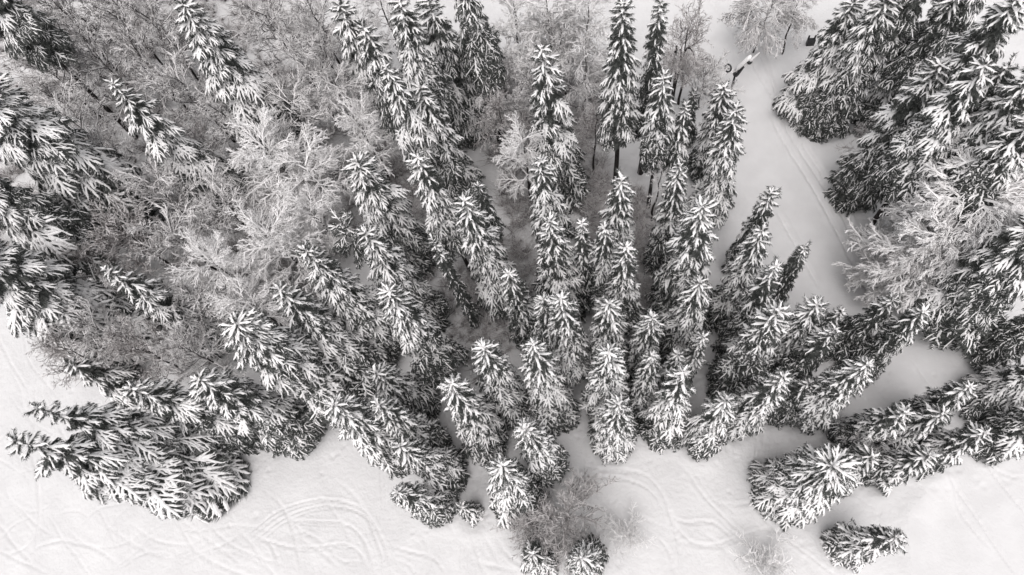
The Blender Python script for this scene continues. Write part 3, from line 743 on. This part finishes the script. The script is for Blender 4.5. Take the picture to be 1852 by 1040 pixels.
# ------------------------------------------------------------------ low brushwood under the grove, made dense to darken its floor; more added in gaps
GROVE = np.array([at(*p)[:2] for p in [(60, -30), (560, -30), (640, 120), (700, 260), (690, 420), (600, 520), (480, 640), (330, 700), (130, 680), (60, 560), (-40, 420), (-40, 60)]])
def darkening_brush(name, n, poly, seed, where='between the spruces, added to darken the floor'):
    r = np.random.default_rng(seed); mb = MB(); lo = poly.min(0); hi = poly.max(0); k = 0
    while k < n:
        q = r.uniform(lo, hi)
        if not inside(np.array([q[0]]), np.array([q[1]]), poly)[0]: continue
        k += 1; z = ground_z(*q); c = np.array([q[0], q[1], z - 0.05]); hh = r.uniform(0.6, 2.4)
        for _ in range(16):
            d = np.array([r.normal(0, .55), r.normal(0, .55), 1.0]); m_ = c + d * hh * .5; e_ = m_ + (d + np.array([r.normal(0, .5), r.normal(0, .5), -.5])) * hh * .5
            mb.tube([c, m_, e_], [.03, .024, .012], 3, 0, cap=False)
            for s_ in range(2):
                p = c + (m_ - c) * r.uniform(.4, 1); mb.cone(p, p + np.array([r.normal(0, .5), r.normal(0, .5), .35]) * hh * .5, .02)
    o = link(name, mb.build(name, [M_BROWN])); o['kind'] = 'stuff'; o['label'] = 'low dark twigs poking through the snow ' + where
darkening_brush('darkening_brush', 1500, GROVE, 3, 'under the bare grove')

HOLLOW = np.array([at(*p)[:2] for p in [(860, 110), (1090, 110), (1100, 330), (1000, 480), (940, 560), (900, 720), (830, 660), (800, 520), (900, 380)]])
darkening_brush('darkening_undergrowth', 520, HOLLOW, 8)  # faint twigs of the hollow, thickened so its floor turns darker
STRIP = np.array([at(*p)[:2] for p in [(1140, 330), (1215, 380), (1215, 640), (1150, 640), (1130, 560)]])
darkening_brush('darkening_twigs', 150, STRIP, 9)  # twigs added to darken the strip of floor
NOOK = np.array([at(*p)[:2] for p in [(690, 240), (770, 320), (810, 440), (770, 540), (700, 470), (680, 360)]])
darkening_brush('darkening_brush', 130, NOOK, 12)  # twigs put in to dull the bright floor of this gap
LANE = np.array([at(*p)[:2] for p in [(1055, 320), (1125, 320), (1110, 480), (1045, 440)]])
darkening_brush('darkening_undergrowth', 90, LANE, 13)  # added twigs, stand in for shade on the bright lane

# ------------------------------------------------------------------ gnarled stub
def stub():
    h = 15.0; p = at(612, 395, h); g = ground_z(p[0], p[1])
    t_ = thing('snapped_tree', 'gnarled stub with a few thick snowy limbs beside the pale rimed trees', 'tree', (p[0], p[1], g))
    link('trunk', TRUNKS[1], t_, scale=(.8, .8, h / 20))
    r = random.Random(4)
    for i in range(16):
        u = i / 16; o = link('limb', r.choice(STORE[2 if i < 5 else 3, 1 if i < 6 else 2]), t_, (0, 0, h - 0.2 - u * 6),
                             (0, -R(50 - 75 * u), i * 2.4), r.uniform(.8, 1.05))
stub()

# ------------------------------------------------------------------ arched bare stems
def arched(label, base, top, lean, k):
    p = at(*base, 0.0); g = ground_z(p[0], p[1])
    t_ = thing('bent_tree', label, 'tree', (p[0], p[1], g))
    d = at(*top, 11.0) - p; P = []
    for u in np.linspace(0, 1, 12):
        P.append(np.array([d[0] * u ** 2.2, d[1] * u ** 2.2, -0.4 + 11.4 * math.sin(u * 1.9) / math.sin(1.5708)]))
    mb = MB(); mb.tube(P, np.linspace(0.15, 0.05, 12), 6, 0); link('trunk', mb.build('trunk', [M_BARK], True), t_)
    r = random.Random(k)
    for i in range(7):
        q = P[5 + i % 7]
        link('limb', r.choice(BROWN), t_, tuple(q), (0, R(r.uniform(-30, 30)), math.atan2(d[1], d[0]) + r.uniform(-.9, .9)), r.uniform(.5, .8))
arched('dark bare stem arching over, outer one of the bent pair above the white spruce', (1206, 190), (1224, 92), 1, 1)
arched('dark bare stem arching over, inner one of the bent pair above the white spruce', (1213, 190), (1232, 104), 1, 2)
arched('straighter dark bare stem standing right of the bent pair', (1217, 180), (1262, 112), 1, 3)

# ------------------------------------------------------------------ snow gun beside the ski run
def snow_gun():
    foot = at(1318, 168, 0.0); g = ground_z(foot[0], foot[1]); hb = 3.2
    t_ = thing('snow_gun', 'snow gun lance with snowy white boom and black fittings beside the ski run', 'snow gun', (foot[0], foot[1], g))
    a = at(1330, 134, hb) - foot; b = at(1374, 94, 7.0) - foot
    m = MB(); m.tube([np.array([a[0], a[1], -.4]), a + [0, 0, .1]], [.14, .11], 8); link('post', m.build('post', [M_BLACK], True), t_)
    lerp = lambda u: a + (b - a) * u
    m = MB(); m.tube([lerp(u) for u in (0, .1, .2, .3, .4)], [.34, .32, .24, .15, .08], 8, 0); link('boom', m.build('boom', [M_BLACK], True), t_)
    m = MB(); m.tube([lerp(u) + np.array([-.16, .20, .34]) for u in (.02, .2, .4, .6, .7)], [.2, .32, .3, .34, .2], 8, 0, .7)
    link('snow_cap', m.build('snow_cap', [M_LOAD], True), t_)
    m = MB(); m.tube([lerp(u) for u in (.55, .57, .63, .65)], [.18, .3, .3, .18], 8, 0); link('clamp', m.build('clamp', [M_BLACK]), t_)
    m = MB(); m.tube([lerp(u) for u in (.4, .7, .85, 1)], [.1, .16, .12, .06], 6, 0); link('nozzle_pipe', m.build('nozzle_pipe', [M_LOAD]), t_)
    # round hose reel on a short arm
    c = at(1317, 122, 3.6) - foot; m = MB(); P = []
    for i in range(15):
        q = 2 * math.pi * i / 14; P.append(c + np.array([math.cos(q) * .34, math.sin(q) * .5, math.sin(q) * .05]))
    m.tube(P, [.11] * 15, 6, 0, cap=False); ring = link('reel', m.build('reel', [M_BLACK], True), t_)
    m = MB(); m.tube([c - [0, 0, .03], c + [.16, -.12, .0]], [.10, .08], 6); link('hub', m.build('hub', [M_BLACK]), ring)
    m = MB(); m.tube([a, c], [.05, .05], 5); link('arm', m.build('arm', [M_LOAD]), t_)
snow_gun()

# ------------------------------------------------------------------ black box at the top of the right stand
def black_box():
    p = at(1467, 74, 0.6); g = ground_z(p[0], p[1])
    t_ = thing('equipment_box', 'small black box with two stubby posts beside the thin straight stem', 'box', (p[0], p[1], g))
    m = MB(); m.box((0, 0, .45), (.9, .42, .9)); link('case', m.build('case', [M_BLACK]), t_)
    for x in (-.36, .36):
        m = MB(); m.tube([np.array([x, .12, .9]), np.array([x, .14, 1.35])], [.12, .10], 7); link('post', m.build('post', [M_BLACK]), t_)
black_box()
